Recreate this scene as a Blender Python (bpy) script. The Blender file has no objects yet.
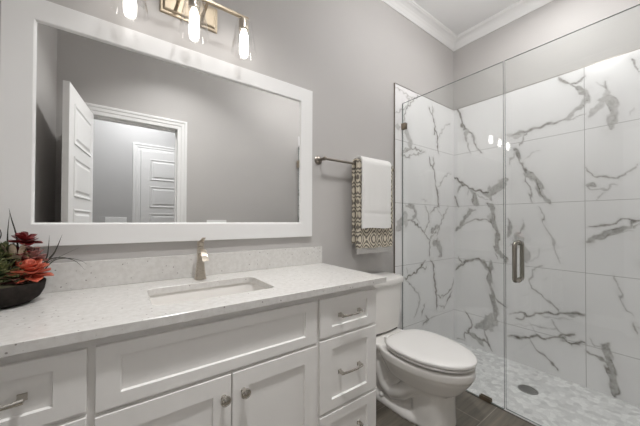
import bpy, bmesh, math, random
import numpy as np
from mathutils import Vector, Matrix
C = bpy.context.scene.collection
SC = bpy.context.scene
PI = math.pi

# ------------------------------------------------------------------ camera
cam_d = bpy.data.cameras.new('camera')
cam = bpy.data.objects.new('camera', cam_d); C.objects.link(cam)
R_ = Vector((0.81031964, -0.58597732, 0.00355803))
U_ = Vector((-0.00913269, -0.00655757, 0.99993679))
F_ = Vector((0.58591695, 0.81030092, 0.01066528))
cam.matrix_world = Matrix(((R_.x, U_.x, -F_.x, 0.0), (R_.y, U_.y, -F_.y, -1.4025),
                           (R_.z, U_.z, -F_.z, 1.1135), (0, 0, 0, 1)))
cam_d.sensor_width = 36.0
cam_d.lens = 271.236 / 640 * 36.0
cam_d.shift_y = 4.82 / 640
cam_d.clip_start = 0.02
SC.camera = cam

# ------------------------------------------------------------------ world, exposure
w = bpy.data.worlds.new('world'); SC.world = w; w.use_nodes = True
w.node_tree.nodes['Background'].inputs[0].default_value = (0.8, 0.85, 0.9, 1)
w.node_tree.nodes['Background'].inputs[1].default_value = 0.3
SC.view_settings.view_transform = 'Standard'
SC.view_settings.look = 'None'
SC.view_settings.gamma = 1.0
SC.view_settings.use_curve_mapping = False
SC.view_settings.exposure = 0.56
SC.cycles.max_bounces = 14
SC.cycles.diffuse_bounces = 8
SC.cycles.glossy_bounces = 6
SC.cycles.transparent_max_bounces = 24
SC.cycles.sample_clamp_indirect = 6.0
BULB = 9.5          # radiance of the vanity bulbs
SHOWERCAN = 3.3      # watts of the unseen shower downlight
HALL_FILL = 270.0         # radiance of the added hall downlight
GLOBE_FILL = 25.0          # radiance of the globe added in front of the toilet
DOOR_FILL = 8.2       # watts of the downlight added just inside the door, 120 degree beam

# ------------------------------------------------------------------ helpers
def tag(o, label=None, cat=None, group=None, kind=None):
    if label: o['label'] = label
    if cat: o['category'] = cat
    if group: o['group'] = group
    if kind: o['kind'] = kind
    return o

def thing(name, label, cat, loc, group=None):
    o = bpy.data.objects.new(name, None); C.objects.link(o)
    o.location = loc; o.empty_display_size = 0.05
    return tag(o, label, cat, group)

def inv_of(parent):
    # a part of a top-level thing is modelled in world space; a sub-part's parent already sits at the identity
    return Matrix.Translation(-parent.location) if parent.parent is None else Matrix.Identity(4)

class MB:
    def __init__(s):
        s.bm = bmesh.new()
    def v(s, *p): return s.bm.verts.new(p)
    def face(s, vs, mi=0):
        try:
            f = s.bm.faces.new(vs); f.material_index = mi; return f
        except ValueError:
            return None
    def box(s, x0, x1, y0, y1, z0, z1, bev=0.0, mi=0):
        t = bmesh.new()
        bmesh.ops.create_cube(t, size=1.0)
        for q in t.verts:
            q.co = Vector(((x0+x1)/2 + q.co.x*(x1-x0), (y0+y1)/2 + q.co.y*(y1-y0), (z0+z1)/2 + q.co.z*(z1-z0)))
        if bev > 0:
            bmesh.ops.bevel(t, geom=list(t.edges), offset=bev, segments=2, affect='EDGES', profile=0.5)
        s.join(t, mi); return s
    def join(s, t, mi=None):
        m = {}
        for q in t.verts: m[q] = s.bm.verts.new(q.co)
        for f in t.faces:
            nf = s.bm.faces.new([m[q] for q in f.verts])
            nf.material_index = f.material_index if mi is None else mi
        t.free()
    def loft(s, rings, close=True, cap0=True, cap1=True, mi=0):
        rr = [[s.bm.verts.new(p) for p in r] for r in rings]
        n = len(rr[0])
        for a, b in zip(rr[:-1], rr[1:]):
            for i in range(n if close else n-1):
                j = (i+1) % n
                s.face([a[i], a[j], b[j], b[i]], mi)
        if cap0: s.face(rr[0][::-1], mi)
        if cap1: s.face(rr[-1], mi)
        return s
    def lathe(s, prof, c, seg=32, cap0=True, cap1=True, axis='z', mi=0):
        rings = []
        for r, h in prof:
            ring = []
            for k in range(seg):
                a = 2*PI*k/seg
                u, v = r*math.cos(a), r*math.sin(a)
                if axis == 'z': ring.append((c[0]+u, c[1]+v, c[2]+h))
                elif axis == 'y': ring.append((c[0]+u, c[1]-h, c[2]+v))
                else: ring.append((c[0]+h, c[1]+u, c[2]+v))
            rings.append(ring)
        return s.loft(rings, True, cap0, cap1, mi)
    def tube(s, pts, r, seg=12, cap=True, mi=0):
        pts = [Vector(p) for p in pts]
        rings = []
        up = None
        for i, p in enumerate(pts):
            d = (pts[min(i+1, len(pts)-1)] - pts[max(i-1, 0)]).normalized()
            if up is None:
                up = Vector((0, 0, 1)) if abs(d.z) < 0.9 else Vector((1, 0, 0))
            a = d.cross(up).normalized(); b = a.cross(d).normalized(); up = b
            rad = r[i] if isinstance(r, (list, tuple)) else r
            rings.append([p + rad*(a*math.cos(2*PI*k/seg) + b*math.sin(2*PI*k/seg)) for k in range(seg)])
        return s.loft(rings, True, cap, cap, mi)
    def build(s, name, mats, parent=None, smooth=False, auto=None):
        bmesh.ops.recalc_face_normals(s.bm, faces=list(s.bm.faces))
        me = bpy.data.meshes.new(name); s.bm.to_mesh(me); s.bm.free()
        for m in (mats if isinstance(mats, (list, tuple)) else [mats]): me.materials.append(m)
        o = bpy.data.objects.new(name, me); C.objects.link(o)
        if parent is not None:
            o.parent = parent
            o.matrix_parent_inverse = inv_of(parent)
        if smooth:
            for p in me.polygons: p.use_smooth = True
            if auto is not None: me.set_sharp_from_angle(angle=math.radians(auto))
        return o

def rebase(o, loc):
    """put a single-mesh thing's origin at its base"""
    o.data.transform(Matrix.Translation(-Vector(loc))); o.location = loc
    return o

def sup(cx, cy, hx, hy, n, seg=40, z=0.0):
    out = []
    for k in range(seg):
        a = 2*PI*k/seg
        c, s_ = math.cos(a), math.sin(a)
        out.append((cx + hx*math.copysign(abs(c)**(2/n), c), cy + hy*math.copysign(abs(s_)**(2/n), s_), z))
    return out

def egg(cx, yb, yf, hw, z, nb=2.6, nf=2.0, mid=0.42, seg=56):
    """outline with a squarer back (yb) and an elongated round front (yf < yb)"""
    yc = yb + (yf-yb)*mid
    out = []
    for k in range(seg):
        a = 2*PI*k/seg
        c, s_ = math.cos(a), math.sin(a)
        n = nb if s_ > 0 else nf
        L = (yb-yc) if s_ > 0 else (yc-yf)
        out.append((cx + hw*math.copysign(abs(c)**(2/n), c), yc + L*math.copysign(abs(s_)**(2/n), s_), z))
    return out

# ------------------------------------------------------------------ materials
def mat(name, col, rough=0.5, metal=0.0, spec=0.5, coat=0.0):
    m = bpy.data.materials.new(name); m.use_nodes = True
    b = m.node_tree.nodes['Principled BSDF']
    b.inputs['Base Color'].default_value = (*col, 1)
    b.inputs['Roughness'].default_value = rough
    b.inputs['Metallic'].default_value = metal
    b.inputs['Specular IOR Level'].default_value = spec
    b.inputs['Coat Weight'].default_value = coat
    return m
class NT:
    def __init__(s, m): s.m = m; s.n = m.node_tree.nodes; s.l = m.node_tree.links; s.b = s.n['Principled BSDF']
    def add(s, t, **k):
        q = s.n.new(t)
        for a, v in k.items():
            if a == 'ins':
                for i, val in v.items(): q.inputs[i].default_value = val
            else: setattr(q, a, v)
        return q
    def link(s, a, b): s.l.new(a, b)
    def math(s, op, a, b=None, clamp=False):
        q = s.n.new('ShaderNodeMath'); q.operation = op; q.use_clamp = clamp
        for i, x in enumerate((a, b)):
            if x is None: continue
            if isinstance(x, (int, float)): q.inputs[i].default_value = x
            else: s.l.new(x, q.inputs[i])
        return q.outputs[0]
    def ramp(s, fac, stops):
        q = s.n.new('ShaderNodeValToRGB'); e = q.color_ramp.elements
        while len(e) < len(stops): e.new(0.5)
        for el, (p, c) in zip(e, stops): el.position = p; el.color = (*c, 1)
        s.l.new(fac, q.inputs[0]); return q.outputs[0]
    def mix(s, fac, a, b, blend='MIX'):
        q = s.n.new('ShaderNodeMix'); q.data_type = 'RGBA'; q.blend_type = blend
        for i, x in ((0, fac), (6, a), (7, b)):
            if isinstance(x, (int, float)): q.inputs[i].default_value = x
            elif isinstance(x, tuple): q.inputs[i].default_value = (*x, 1)
            else: s.l.new(x, q.inputs[i])
        return q.outputs[2]
    def coord(s): return s.add('ShaderNodeTexCoord').outputs['Object']
    def pos(s): return s.add('ShaderNodeNewGeometry').outputs['Position']
    def noise(s, vec, scale, detail=3, rough=0.5):
        q = s.add('ShaderNodeTexNoise', ins={'Scale': scale, 'Detail': detail, 'Roughness': rough}); s.l.new(vec, q.inputs['Vector']); return q
    def bump(s, h, strength, dist):
        q = s.add('ShaderNodeBump', ins={'Strength': strength, 'Distance': dist}); s.l.new(h, q.inputs['Height']); s.l.new(q.outputs[0], s.b.inputs['Normal'])
    def base(s, c): s.l.new(c, s.b.inputs['Base Color'])

def painted(name, col, rough, bump=0.15):
    m = mat(name, col, rough); t = NT(m); p = t.pos()
    n = t.noise(p, 2.0, 2)
    a = tuple(c*0.98 for c in col); b = tuple(min(1, c*1.02) for c in col)
    t.base(t.ramp(n.outputs[0], [(0.3, a), (0.7, b)]))
    t.bump(t.noise(p, 420, 2).outputs[0], bump, 0.0006)
    return m

M = {}
M['wall'] = painted('greige_wall_paint', (0.485, 0.468, 0.454), 0.6)
M['hallwall'] = painted('grey_hall_paint', (0.52, 0.515, 0.51), 0.6)
M['ceiling'] = painted('ceiling_paint', (0.91, 0.91, 0.91), 0.8)
M['trim'] = painted('white_trim_paint', (0.80, 0.795, 0.785), 0.35, 0.03)
M['frame'] = painted('white_frame_paint', (0.80, 0.795, 0.785), 0.4, 0.03)
M['cabinet'] = painted('cabinet_paint', (0.85, 0.835, 0.815), 0.4, 0.03)
M['porcelain'] = mat('porcelain', (0.80, 0.78, 0.75), 0.12, 0, 0.5, 0.3)
M['seat'] = mat('toilet_seat_plastic', (0.765, 0.75, 0.73), 0.22)
M['dark_gap'] = mat('rubber_and_gap_shade', (0.05, 0.045, 0.04), 0.7)  # rubber and joints, and shade painted into the toilet seat gaps
M['plate'] = mat('switch_plate_plastic', (0.86, 0.86, 0.85), 0.35)
M['soil'] = mat('dark_moss', (0.06, 0.055, 0.03), 0.95)
M['valve_white'] = mat('white_supply_hose', (0.75, 0.74, 0.72), 0.4)

def brushed(name, col, rough, sc):
    m = mat(name, col, rough, 1.0); t = NT(m)
    mp = t.add('ShaderNodeMapping', ins={'Scale': sc}); t.link(t.coord(), mp.inputs['Vector'])
    n = t.noise(mp.outputs[0], 1.0, 2)
    t.base(t.ramp(n.outputs[0], [(0.3, tuple(c*0.95 for c in col)), (0.7, tuple(min(1, c*1.03) for c in col))]))
    t.link(t.math('ADD', t.math('MULTIPLY', n.outputs[0], 0.05), rough-0.025), t.b.inputs['Roughness'])
    return m
M['nickel'] = brushed('brushed_nickel', (0.60, 0.54, 0.46), 0.28, (40, 40, 600))
M['nickel_dark'] = brushed('satin_nickel_dark', (0.29, 0.26, 0.225), 0.3, (400, 400, 60))
M['polished'] = mat('polished_nickel', (0.55, 0.52, 0.475), 0.14, 1.0)
M['handle'] = brushed('shower_handle_nickel', (0.36, 0.335, 0.295), 0.2, (60, 60, 300))
M['bronze'] = brushed('clip_bronze', (0.30, 0.25, 0.19), 0.4, (80, 80, 80))
M['drain'] = mat('drain_metal', (0.42, 0.42, 0.41), 0.4, 1.0)
M['plate_metal'] = brushed('aged_plate_metal', (0.40, 0.335, 0.25), 0.38, (30, 30, 500))

def glass(name, tint, rough=0.0, f0=0.04):
    m = bpy.data.materials.new(name); m.use_nodes = True
    n, l = m.node_tree.nodes, m.node_tree.links
    n.clear()
    out = n.new('ShaderNodeOutputMaterial'); mx = n.new('ShaderNodeMixShader')
    tr = n.new('ShaderNodeBsdfTransparent'); tr.inputs[0].default_value = (*tint, 1)
    gl = n.new('ShaderNodeBsdfGlossy'); gl.inputs['Roughness'].default_value = rough; gl.inputs[0].default_value = (1, 1, 1, 1)
    lw = n.new('ShaderNodeLayerWeight'); lw.inputs[0].default_value = 0.5
    pw = n.new('ShaderNodeMath'); pw.operation = 'POWER'; l.new(lw.outputs['Facing'], pw.inputs[0]); pw.inputs[1].default_value = 5
    ma = n.new('ShaderNodeMath'); ma.operation = 'MULTIPLY_ADD'; l.new(pw.outputs[0], ma.inputs[0]); ma.inputs[1].default_value = 1-f0; ma.inputs[2].default_value = f0
    l.new(ma.outputs[0], mx.inputs[0]); l.new(tr.outputs[0], mx.inputs[1]); l.new(gl.outputs[0], mx.inputs[2])
    l.new(mx.outputs[0], out.inputs[0])
    return m
M['glass'] = glass('shower_glass', (0.982, 0.993, 0.989))
M['shade_glass'] = glass('clear_shade_glass', (0.975, 0.975, 0.975), 0.0, 0.07)
M['seal'] = glass('clear_vinyl_seal', (0.97, 0.97, 0.97), 0.15)
M['glass_edge'] = mat('glass_edge', (0.13, 0.16, 0.15), 0.1)

m = bpy.data.materials.new('mirror_silver'); m.use_nodes = True
m.node_tree.nodes.clear()
_o = m.node_tree.nodes.new('ShaderNodeOutputMaterial'); _g = m.node_tree.nodes.new('ShaderNodeBsdfGlossy')
_g.inputs[0].default_value = (0.90, 0.905, 0.90, 1); _g.inputs['Roughness'].default_value = 0.0
m.node_tree.links.new(_g.outputs[0], _o.inputs[0]); M['mirror'] = m

def emit(name, col, s):
    m = bpy.data.materials.new(name); m.use_nodes = True
    n = m.node_tree.nodes; n.clear()
    o = n.new('ShaderNodeOutputMaterial'); e = n.new('ShaderNodeEmission')
    e.inputs[0].default_value = (*col, 1); e.inputs[1].default_value = s
    m.node_tree.links.new(e.outputs[0], o.inputs[0]); return m
M['bulb'] = emit('glowing_bulb', (1.0, 0.96, 0.92), BULB)
M['can'] = emit('unseen_downlight_lens', (1.0, 0.992, 0.988), 12.0)  # glow of the unseen door and shower downlights
M['globe_fill'] = emit('added_globe_opal', (1.0, 0.992, 0.988), GLOBE_FILL)  # glow of the added globe
M['hall_fill'] = emit('hall_fill_lens', (0.97, 0.98, 1.0), HALL_FILL)  # glow of the downlight added in the hall

# quartz with small dark chips
m = mat('speckled_quartz', (0.8, 0.78, 0.75), 0.18); t = NT(m); p = t.pos()
base = t.ramp(t.noise(p, 60, 3).outputs[0], [(0.35, (0.635, 0.618, 0.592)), (0.65, (0.70, 0.687, 0.663))])
for sc, th, col, amt, cut in ((70, 0.17, (0.14, 0.11, 0.10), 0.7, 0.80), (120, 0.17, (0.38, 0.34, 0.31), 0.4, 0.72), (190, 0.20, (0.55, 0.52, 0.49), 0.4, 0.72)):
    vo = t.add('ShaderNodeTexVoronoi', ins={'Scale': sc, 'Randomness': 1.0}); t.link(p, vo.inputs['Vector'])
    sel = t.math('GREATER_THAN', t.add('ShaderNodeSeparateColor').outputs[0], cut)
    sep = sel.node.inputs[0].links[0].from_node
    t.link(vo.outputs['Color'], sep.inputs[0])
    near = t.math('LESS_THAN', vo.outputs['Distance'], th)
    base = t.mix(t.math('MULTIPLY', t.math('MULTIPLY', near, sel), amt), base, col)
t.base(base); M['quartz'] = m

# marble-look porcelain: white body, veins from the "vein" attribute, grout by position
def marble(name, horiz, v_joints, generic=False):
    m = mat(name, (0.8, 0.8, 0.8), 0.2, 0, 0.5); t = NT(m); p = t.pos()
    sx = t.add('ShaderNodeSeparateXYZ'); t.link(p, sx.inputs[0])
    h = sx.outputs[horiz]; z = sx.outputs[2]
    cloud = t.noise(p, 2.2, 4)
    body = t.ramp(cloud.outputs[0], [(0.3, (0.775, 0.765, 0.765)), (0.6, (0.83, 0.82, 0.82))])
    if generic:
        wv = t.noise(p, 1.1, 6, 0.6)
        vein = t.math('SUBTRACT', 1.0, t.math('MULTIPLY', t.math('ABSOLUTE', t.math('SUBTRACT', wv.outputs[0], 0.5)), 45.0), clamp=True)
        vein = t.math('MULTIPLY', vein, 0.7)
    else:
        at = t.add('ShaderNodeAttribute', attribute_name='vein'); vein = at.outputs['Fac']
        fine = t.noise(p, 38, 5, 0.65)
        vein = t.math('MULTIPLY', vein, t.math('ADD', t.math('MULTIPLY', fine.outputs[0], 1.5), 0.25), clamp=True)
    vcol = t.ramp(t.noise(p, 14, 3).outputs[0], [(0.35, (0.11, 0.098, 0.082)), (0.7, (0.25, 0.23, 0.20))])
    col = t.mix(vein, body, vcol)
    g = None
    for j in ROWS:
        q = t.math('LESS_THAN', t.math('ABSOLUTE', t.math('SUBTRACT', z, j)), 0.0016)
        g = q if g is None else t.math('MAXIMUM', g, q)
    for j in v_joints:
        q = t.math('LESS_THAN', t.math('ABSOLUTE', t.math('SUBTRACT', h, j)), 0.0016)
        g = t.math('MAXIMUM', g, q)
    t.base(t.mix(g, col, (0.36, 0.35, 0.34)))
    t.link(t.math('ADD', t.math('MULTIPLY', g, 0.5), 0.2), t.b.inputs['Roughness'])
    return m
ROWS = (1.766, 1.259, 0.752, 0.246)
M['tile_back'] = marble('marble_tile_back', 1, (-0.947,))
M['tile_side'] = marble('marble_tile_side', 0, ())
M['tile_front'] = marble('marble_tile_front', 0, (), True)

# small marble mosaic
m = mat('marble_mosaic', (0.7, 0.7, 0.7), 0.25); t = NT(m); p = t.pos()
vo = t.add('ShaderNodeTexVoronoi', ins={'Scale': 32.0, 'Randomness': 0.75}); t.link(p, vo.inputs['Vector'])
ve = t.add('ShaderNodeTexVoronoi', feature='DISTANCE_TO_EDGE', ins={'Scale': 32.0, 'Randomness': 0.75}); t.link(p, ve.inputs['Vector'])
sep = t.add('ShaderNodeSeparateColor'); t.link(vo.outputs['Color'], sep.inputs[0])
nz = t.noise(p, 30, 4, 0.6)
tone = t.math('ADD', t.math('MULTIPLY', sep.outputs[0], 0.6), t.math('MULTIPLY', nz.outputs[0], 0.5))
col = t.ramp(tone, [(0.2, (0.58, 0.58, 0.585)), (0.5, (0.72, 0.72, 0.72)), (0.85, (0.86, 0.86, 0.855))])
gr = t.math('LESS_THAN', ve.outputs['Distance'], 0.045)
t.base(t.mix(t.math('MULTIPLY', gr, 0.7), col, (0.66, 0.66, 0.655)))
M['mosaic'] = m
M['stone'] = mat('white_threshold_stone', (0.74, 0.73, 0.72), 0.25)

# wood-look plank floor, boards along x
m = mat('wood_plank_floor', (0.15, 0.12, 0.1), 0.38); t = NT(m); p = t.pos()
mp = t.add('ShaderNodeMapping', ins={'Location': (0.34, 0.70, 0.0)}); t.link(p, mp.inputs['Vector'])
br = t.add('ShaderNodeTexBrick', offset=0.37, ins={'Scale': 1.0, 'Mortar Size': 0.0022, 'Brick Width': 1.2, 'Row Height': 0.2, 'Bias': 0.0,
           'Color1': (0.150, 0.134, 0.110, 1), 'Color2': (0.215, 0.192, 0.158, 1), 'Mortar': (0.31, 0.285, 0.245, 1)})
t.link(mp.outputs[0], br.inputs['Vector'])
ms = t.add('ShaderNodeMapping', ins={'Scale': (2.2, 30.0, 1.0)}); t.link(p, ms.inputs['Vector'])
gn = t.noise(ms.outputs[0], 1.0, 6, 0.65)
gr = t.ramp(gn.outputs[0], [(0.25, (0.52, 0.50, 0.48)), (0.5, (1.0, 1.0, 1.0)), (0.8, (1.55, 1.5, 1.43))])
t.base(t.mix(1.0, br.outputs['Color'], gr, 'MULTIPLY'))
M['wood'] = m

# fabrics
m = mat('white_terry', (0.82, 0.81, 0.79), 0.95, 0, 0.1); t = NT(m); p = t.pos()
t.bump(t.noise(p, 260, 3).outputs[0], 0.7, 0.004); M['terry'] = m
t.b.inputs['Sheen Weight'].default_value = 0.3

m = mat('damask_towel', (0.7, 0.65, 0.55), 0.95, 0, 0.1); t = NT(m)
at = t.add('ShaderNodeAttribute', attribute_name='cloth'); sx = t.add('ShaderNodeSeparateXYZ'); t.link(at.outputs['Vector'], sx.inputs[0])
def tri(v, per):                                   # mirrored ramp 0..1..0
    return t.math('ABSOLUTE', t.math('SUBTRACT', t.math('MULTIPLY', t.math('FRACT', t.math('MULTIPLY', v, 1/per)), 2.0), 1.0))
jig = t.noise(at.outputs['Vector'], 24, 2)
jj = t.math('MULTIPLY', t.math('SUBTRACT', jig.outputs[0], 0.5), 1.6)
def cosw(v, per): return t.math('COSINE', t.math('MULTIPLY', v, 2*PI/per))
X_, Y_ = sx.outputs[0], sx.outputs[1]
og = t.math('ADD', cosw(X_, 0.125), cosw(Y_, 0.165))                     # ogee lattice
rings = t.math('SINE', t.math('ADD', t.math('MULTIPLY', og, 7.4), jj))
motif = t.math('MULTIPLY', cosw(t.math('ADD', X_, t.math('MULTIPLY', cosw(Y_, 0.075), 0.006)), 0.039), cosw(Y_, 0.05))
pat = t.math('ADD', rings, t.math('MULTIPLY', motif, 0.7))
fac = t.math('MULTIPLY', t.math('ADD', pat, 0.25), 2.5, clamp=True)
t.base(t.mix(fac, (0.19, 0.17, 0.145), (0.66, 0.60, 0.49)))
t.bump(t.noise(t.pos(), 300, 3).outputs[0], 0.6, 0.003); M['damask'] = m
m = mat('towel_hem', (0.55, 0.53, 0.50), 0.95, 0, 0.1); t = NT(m)
wv = t.add('ShaderNodeTexWave', bands_direction='X', ins={'Scale': 40.0, 'Distortion': 2.0}); t.link(t.pos(), wv.inputs['Vector'])
t.base(t.ramp(wv.outputs[0], [(0.2, (0.26, 0.25, 0.24)), (0.7, (0.66, 0.64, 0.61))])); M['hem'] = m

def leafmat(name, a, b, c, rough=0.4):
    m = mat(name, b, rough); t = NT(m)
    n = t.noise(t.pos(), 45, 3)
    t.base(t.ramp(n.outputs[0], [(0.3, a), (0.5, b), (0.72, c)])); return m
M['coral'] = leafmat('coral_petals', (0.30, 0.05, 0.035), (0.56, 0.11, 0.06), (0.62, 0.24, 0.15))
M['pink'] = leafmat('dusty_pink_petals', (0.20, 0.08, 0.07), (0.36, 0.16, 0.14), (0.42, 0.27, 0.21))
M['maroon'] = leafmat('maroon_petals', (0.07, 0.007, 0.009), (0.17, 0.012, 0.014), (0.27, 0.03, 0.03), 0.3)
M['green'] = leafmat('green_succulent', (0.04, 0.052, 0.022), (0.11, 0.125, 0.05), (0.26, 0.25, 0.11))
M['blade'] = leafmat('dark_grass_blade', (0.02, 0.02, 0.015), (0.045, 0.045, 0.033), (0.08, 0.075, 0.05))
M['buff'] = leafmat('buff_bud', (0.25, 0.19, 0.13), (0.38, 0.30, 0.22), (0.45, 0.38, 0.30))
m = mat('dark_brown_bowl', (0.045, 0.036, 0.03), 0.75, 0, 0.15); t = NT(m)
t.base(t.ramp(t.noise(t.coord(), 60, 4).outputs[0], [(0.35, (0.014, 0.011, 0.009)), (0.7, (0.026, 0.021, 0.018))])); M['bowl'] = m

# ------------------------------------------------------------------ setting
XL, XR, YF, ZC = -0.452, 2.652, -1.65, 2.893     # left wall, far wall, door wall, ceiling
DX0, DX1, DZ = -0.238, 0.426, 2.02               # bathroom door opening
HY0, HY1, HX0, HX1 = -1.77, -2.92, -1.3, 1.9     # hall
def struct(name, mb, m, smooth=False):
    return tag(mb.build(name, m, None, smooth), kind='structure')

struct('wall_vanity', MB().box(XL-0.1, XR+0.1, 0.0, 0.1, -0.15, ZC+0.05), M['wall'])
struct('wall_left', MB().box(XL-0.1, XL, YF, 0.0, -0.15, ZC+0.05), M['wall'])
struct('wall_far', MB().box(XR, XR+0.1, HY0, 0.0, -0.15, ZC+0.05), M['wall'])
b = MB()
b.box(XL-0.1, DX0-0.02, HY0, YF, -0.15, ZC+0.05); b.box(DX1+0.02, XR, HY0, YF, -0.15, ZC+0.05)
b.box(DX0-0.02, DX1+0.02, HY0, YF, DZ+0.02, ZC+0.05)
struct('wall_front', b, M['wall'])
struct('ceiling', MB().box(HX0-0.1, XR+0.1, HY1-0.1, 0.1, ZC, ZC+0.1), M['ceiling'])
struct('floor', MB().box(XL-0.1, 1.828, YF, 0.0, -0.1, 0.0), M['wood'])
struct('floor_hall', MB().box(HX0-0.1, HX1+0.1, HY1-0.1, YF, -0.1, 0.0), M['wood'])
struct('floor_shower', MB().box(1.828, XR, YF, 0.0, -0.12, -0.05), M['mosaic'])
struct('wall_hall_back', MB().box(HX0-0.1, HX1+0.1, HY1-0.1, HY1, -0.1, ZC), M['hallwall'])
struct('wall_hall_left', MB().box(HX0-0.1, HX0, HY1, HY0, -0.1, ZC), M['hallwall'])
struct('wall_hall_right', MB().box(HX1, HX1+0.1, HY1, HY0, -0.1, ZC), M['hallwall'])
struct('wall_hall_front', MB().box(HX0-0.1, XL-0.1, HY0, HY0+0.1, -0.1, ZC), M['hallwall'])

# tile cladding with the veins as a mesh attribute
def parse(txt):
    out = []
    for ln in txt.strip().split('\n'):
        a = ln.split()
        out.append((int(a[0])/1000, int(a[1])/100, [tuple(int(q)/1000 for q in s.split(',')) for s in a[2:]]))
    return out
def vein_field(P, veins, seed):
    rng = np.random.RandomState(seed)
    Q = P.copy()
    for k in range(6):                               # uneven vein edges
        fr = rng.uniform(25, 140, 2) if k < 3 else rng.uniform(110, 260, 2); ph = rng.uniform(0, 6.28, 2); am = 0.0040 if k < 3 else 0.0014
        d = rng.uniform(0, 6.28)
        Q[:, 0] += am*np.sin(P[:, 0]*fr[0]*math.cos(d) + P[:, 1]*fr[0]*math.sin(d) + ph[0])
        Q[:, 1] += am*np.sin(P[:, 0]*fr[1]*math.sin(d) - P[:, 1]*fr[1]*math.cos(d) + ph[1])
    val = np.zeros(len(P))
    for wd, g, pts in veins:
        pts = np.array(pts); n = len(pts)-1
        lo = pts.min(0)-0.09; hi = pts.max(0)+0.09
        idx = np.where((Q[:, 0] > lo[0]) & (Q[:, 0] < hi[0]) & (Q[:, 1] > lo[1]) & (Q[:, 1] < hi[1]))[0]
        if len(idx) == 0: continue
        q = Q[idx]; best = np.full(len(idx), 9.0)
        for i in range(n):
            a, bb = pts[i], pts[i+1]; d = bb-a; L = max(1e-9, d@d)
            tt = np.clip(((q-a)@d)/L, 0, 1)
            dist = np.linalg.norm(q-a-tt[:, None]*d, axis=1)
            if i == 0: dist = dist + 0.35*wd*(1-np.clip(tt*3, 0, 1))
            if i == n-1: dist = dist + 0.35*wd*(1-np.clip((1-tt)*3, 0, 1))
            best = np.minimum(best, dist)
        hw = max(0.0038, wd*(0.58 if wd < 0.016 else 0.63)); g = min(1.0, g*1.12)
        core = np.clip((hw*1.25-best)/(hw*0.7), 0, 1)*g
        if wd > 0.018:                               # broad veins: grey body between darker edges
            body = np.clip((hw*1.2-best)/(hw*0.35), 0, 1)
            edge = np.exp(-((best-hw*0.95)/0.0055)**2)*(0.55+0.45*np.sin(q[:, 0]*41+q[:, 1]*29+seed))
            core = np.maximum(body*g*0.78, edge*min(1.0, g*1.15))
        halo = np.exp(-(best/(hw*2.0+0.006))**2)*g*0.22
        val[idx] = np.maximum(val[idx], np.maximum(core, halo))
    return val
def cladding(name, h0, h1, z0, z1, fn, step, m, veins, seed, thick):
    """dense tiled face: fn(h, z, depth) -> point; depth 0 face, 'thick' behind"""
    nh = int(round((h1-h0)/step)); nz = int(round((z1-z0)/step))
    H = np.linspace(h0, h1, nh+1); Z = np.linspace(z0, z1, nz+1)
    hh, zz = np.meshgrid(H, Z)
    P = np.stack([hh.ravel(), zz.ravel()], 1)
    verts = [fn(a, c, 0.0) for a, c in P]
    faces = []
    W = nh+1
    for j in range(nz):
        for i in range(nh):
            k = j*W+i; faces.append((k, k+1, k+W+1, k+W))
    n0 = len(verts)
    verts += [fn(h0, z0, thick), fn(h1, z0, thick), fn(h1, z1, thick), fn(h0, z1, thick)]
    ring = [list(range(0, W)), [j*W+nh for j in range(nz+1)], [nz*W+i for i in range(nh, -1, -1)], [j*W for j in range(nz, -1, -1)]]
    for k in range(4):
        faces.append(tuple(ring[k][::-1]) + (n0+k, n0+(k+1) % 4))
    faces.append((n0+3, n0+2, n0+1, n0))
    me = bpy.data.meshes.new(name); me.from_pydata(verts, [], faces)
    at = me.attributes.new('vein', 'FLOAT', 'POINT')
    vals = np.zeros(len(verts)); vals[:n0] = vein_field(P, veins, seed)
    at.data.foreach_set('value', vals.astype(np.float32))
    me.materials.append(m); me.validate()
    b_ = bmesh.new(); b_.from_mesh(me); bmesh.ops.recalc_face_normals(b_, faces=list(b_.faces)); b_.to_mesh(me); b_.free()
    o = bpy.data.objects.new(name, me); C.objects.link(o)
    return tag(o, kind='structure')
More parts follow.
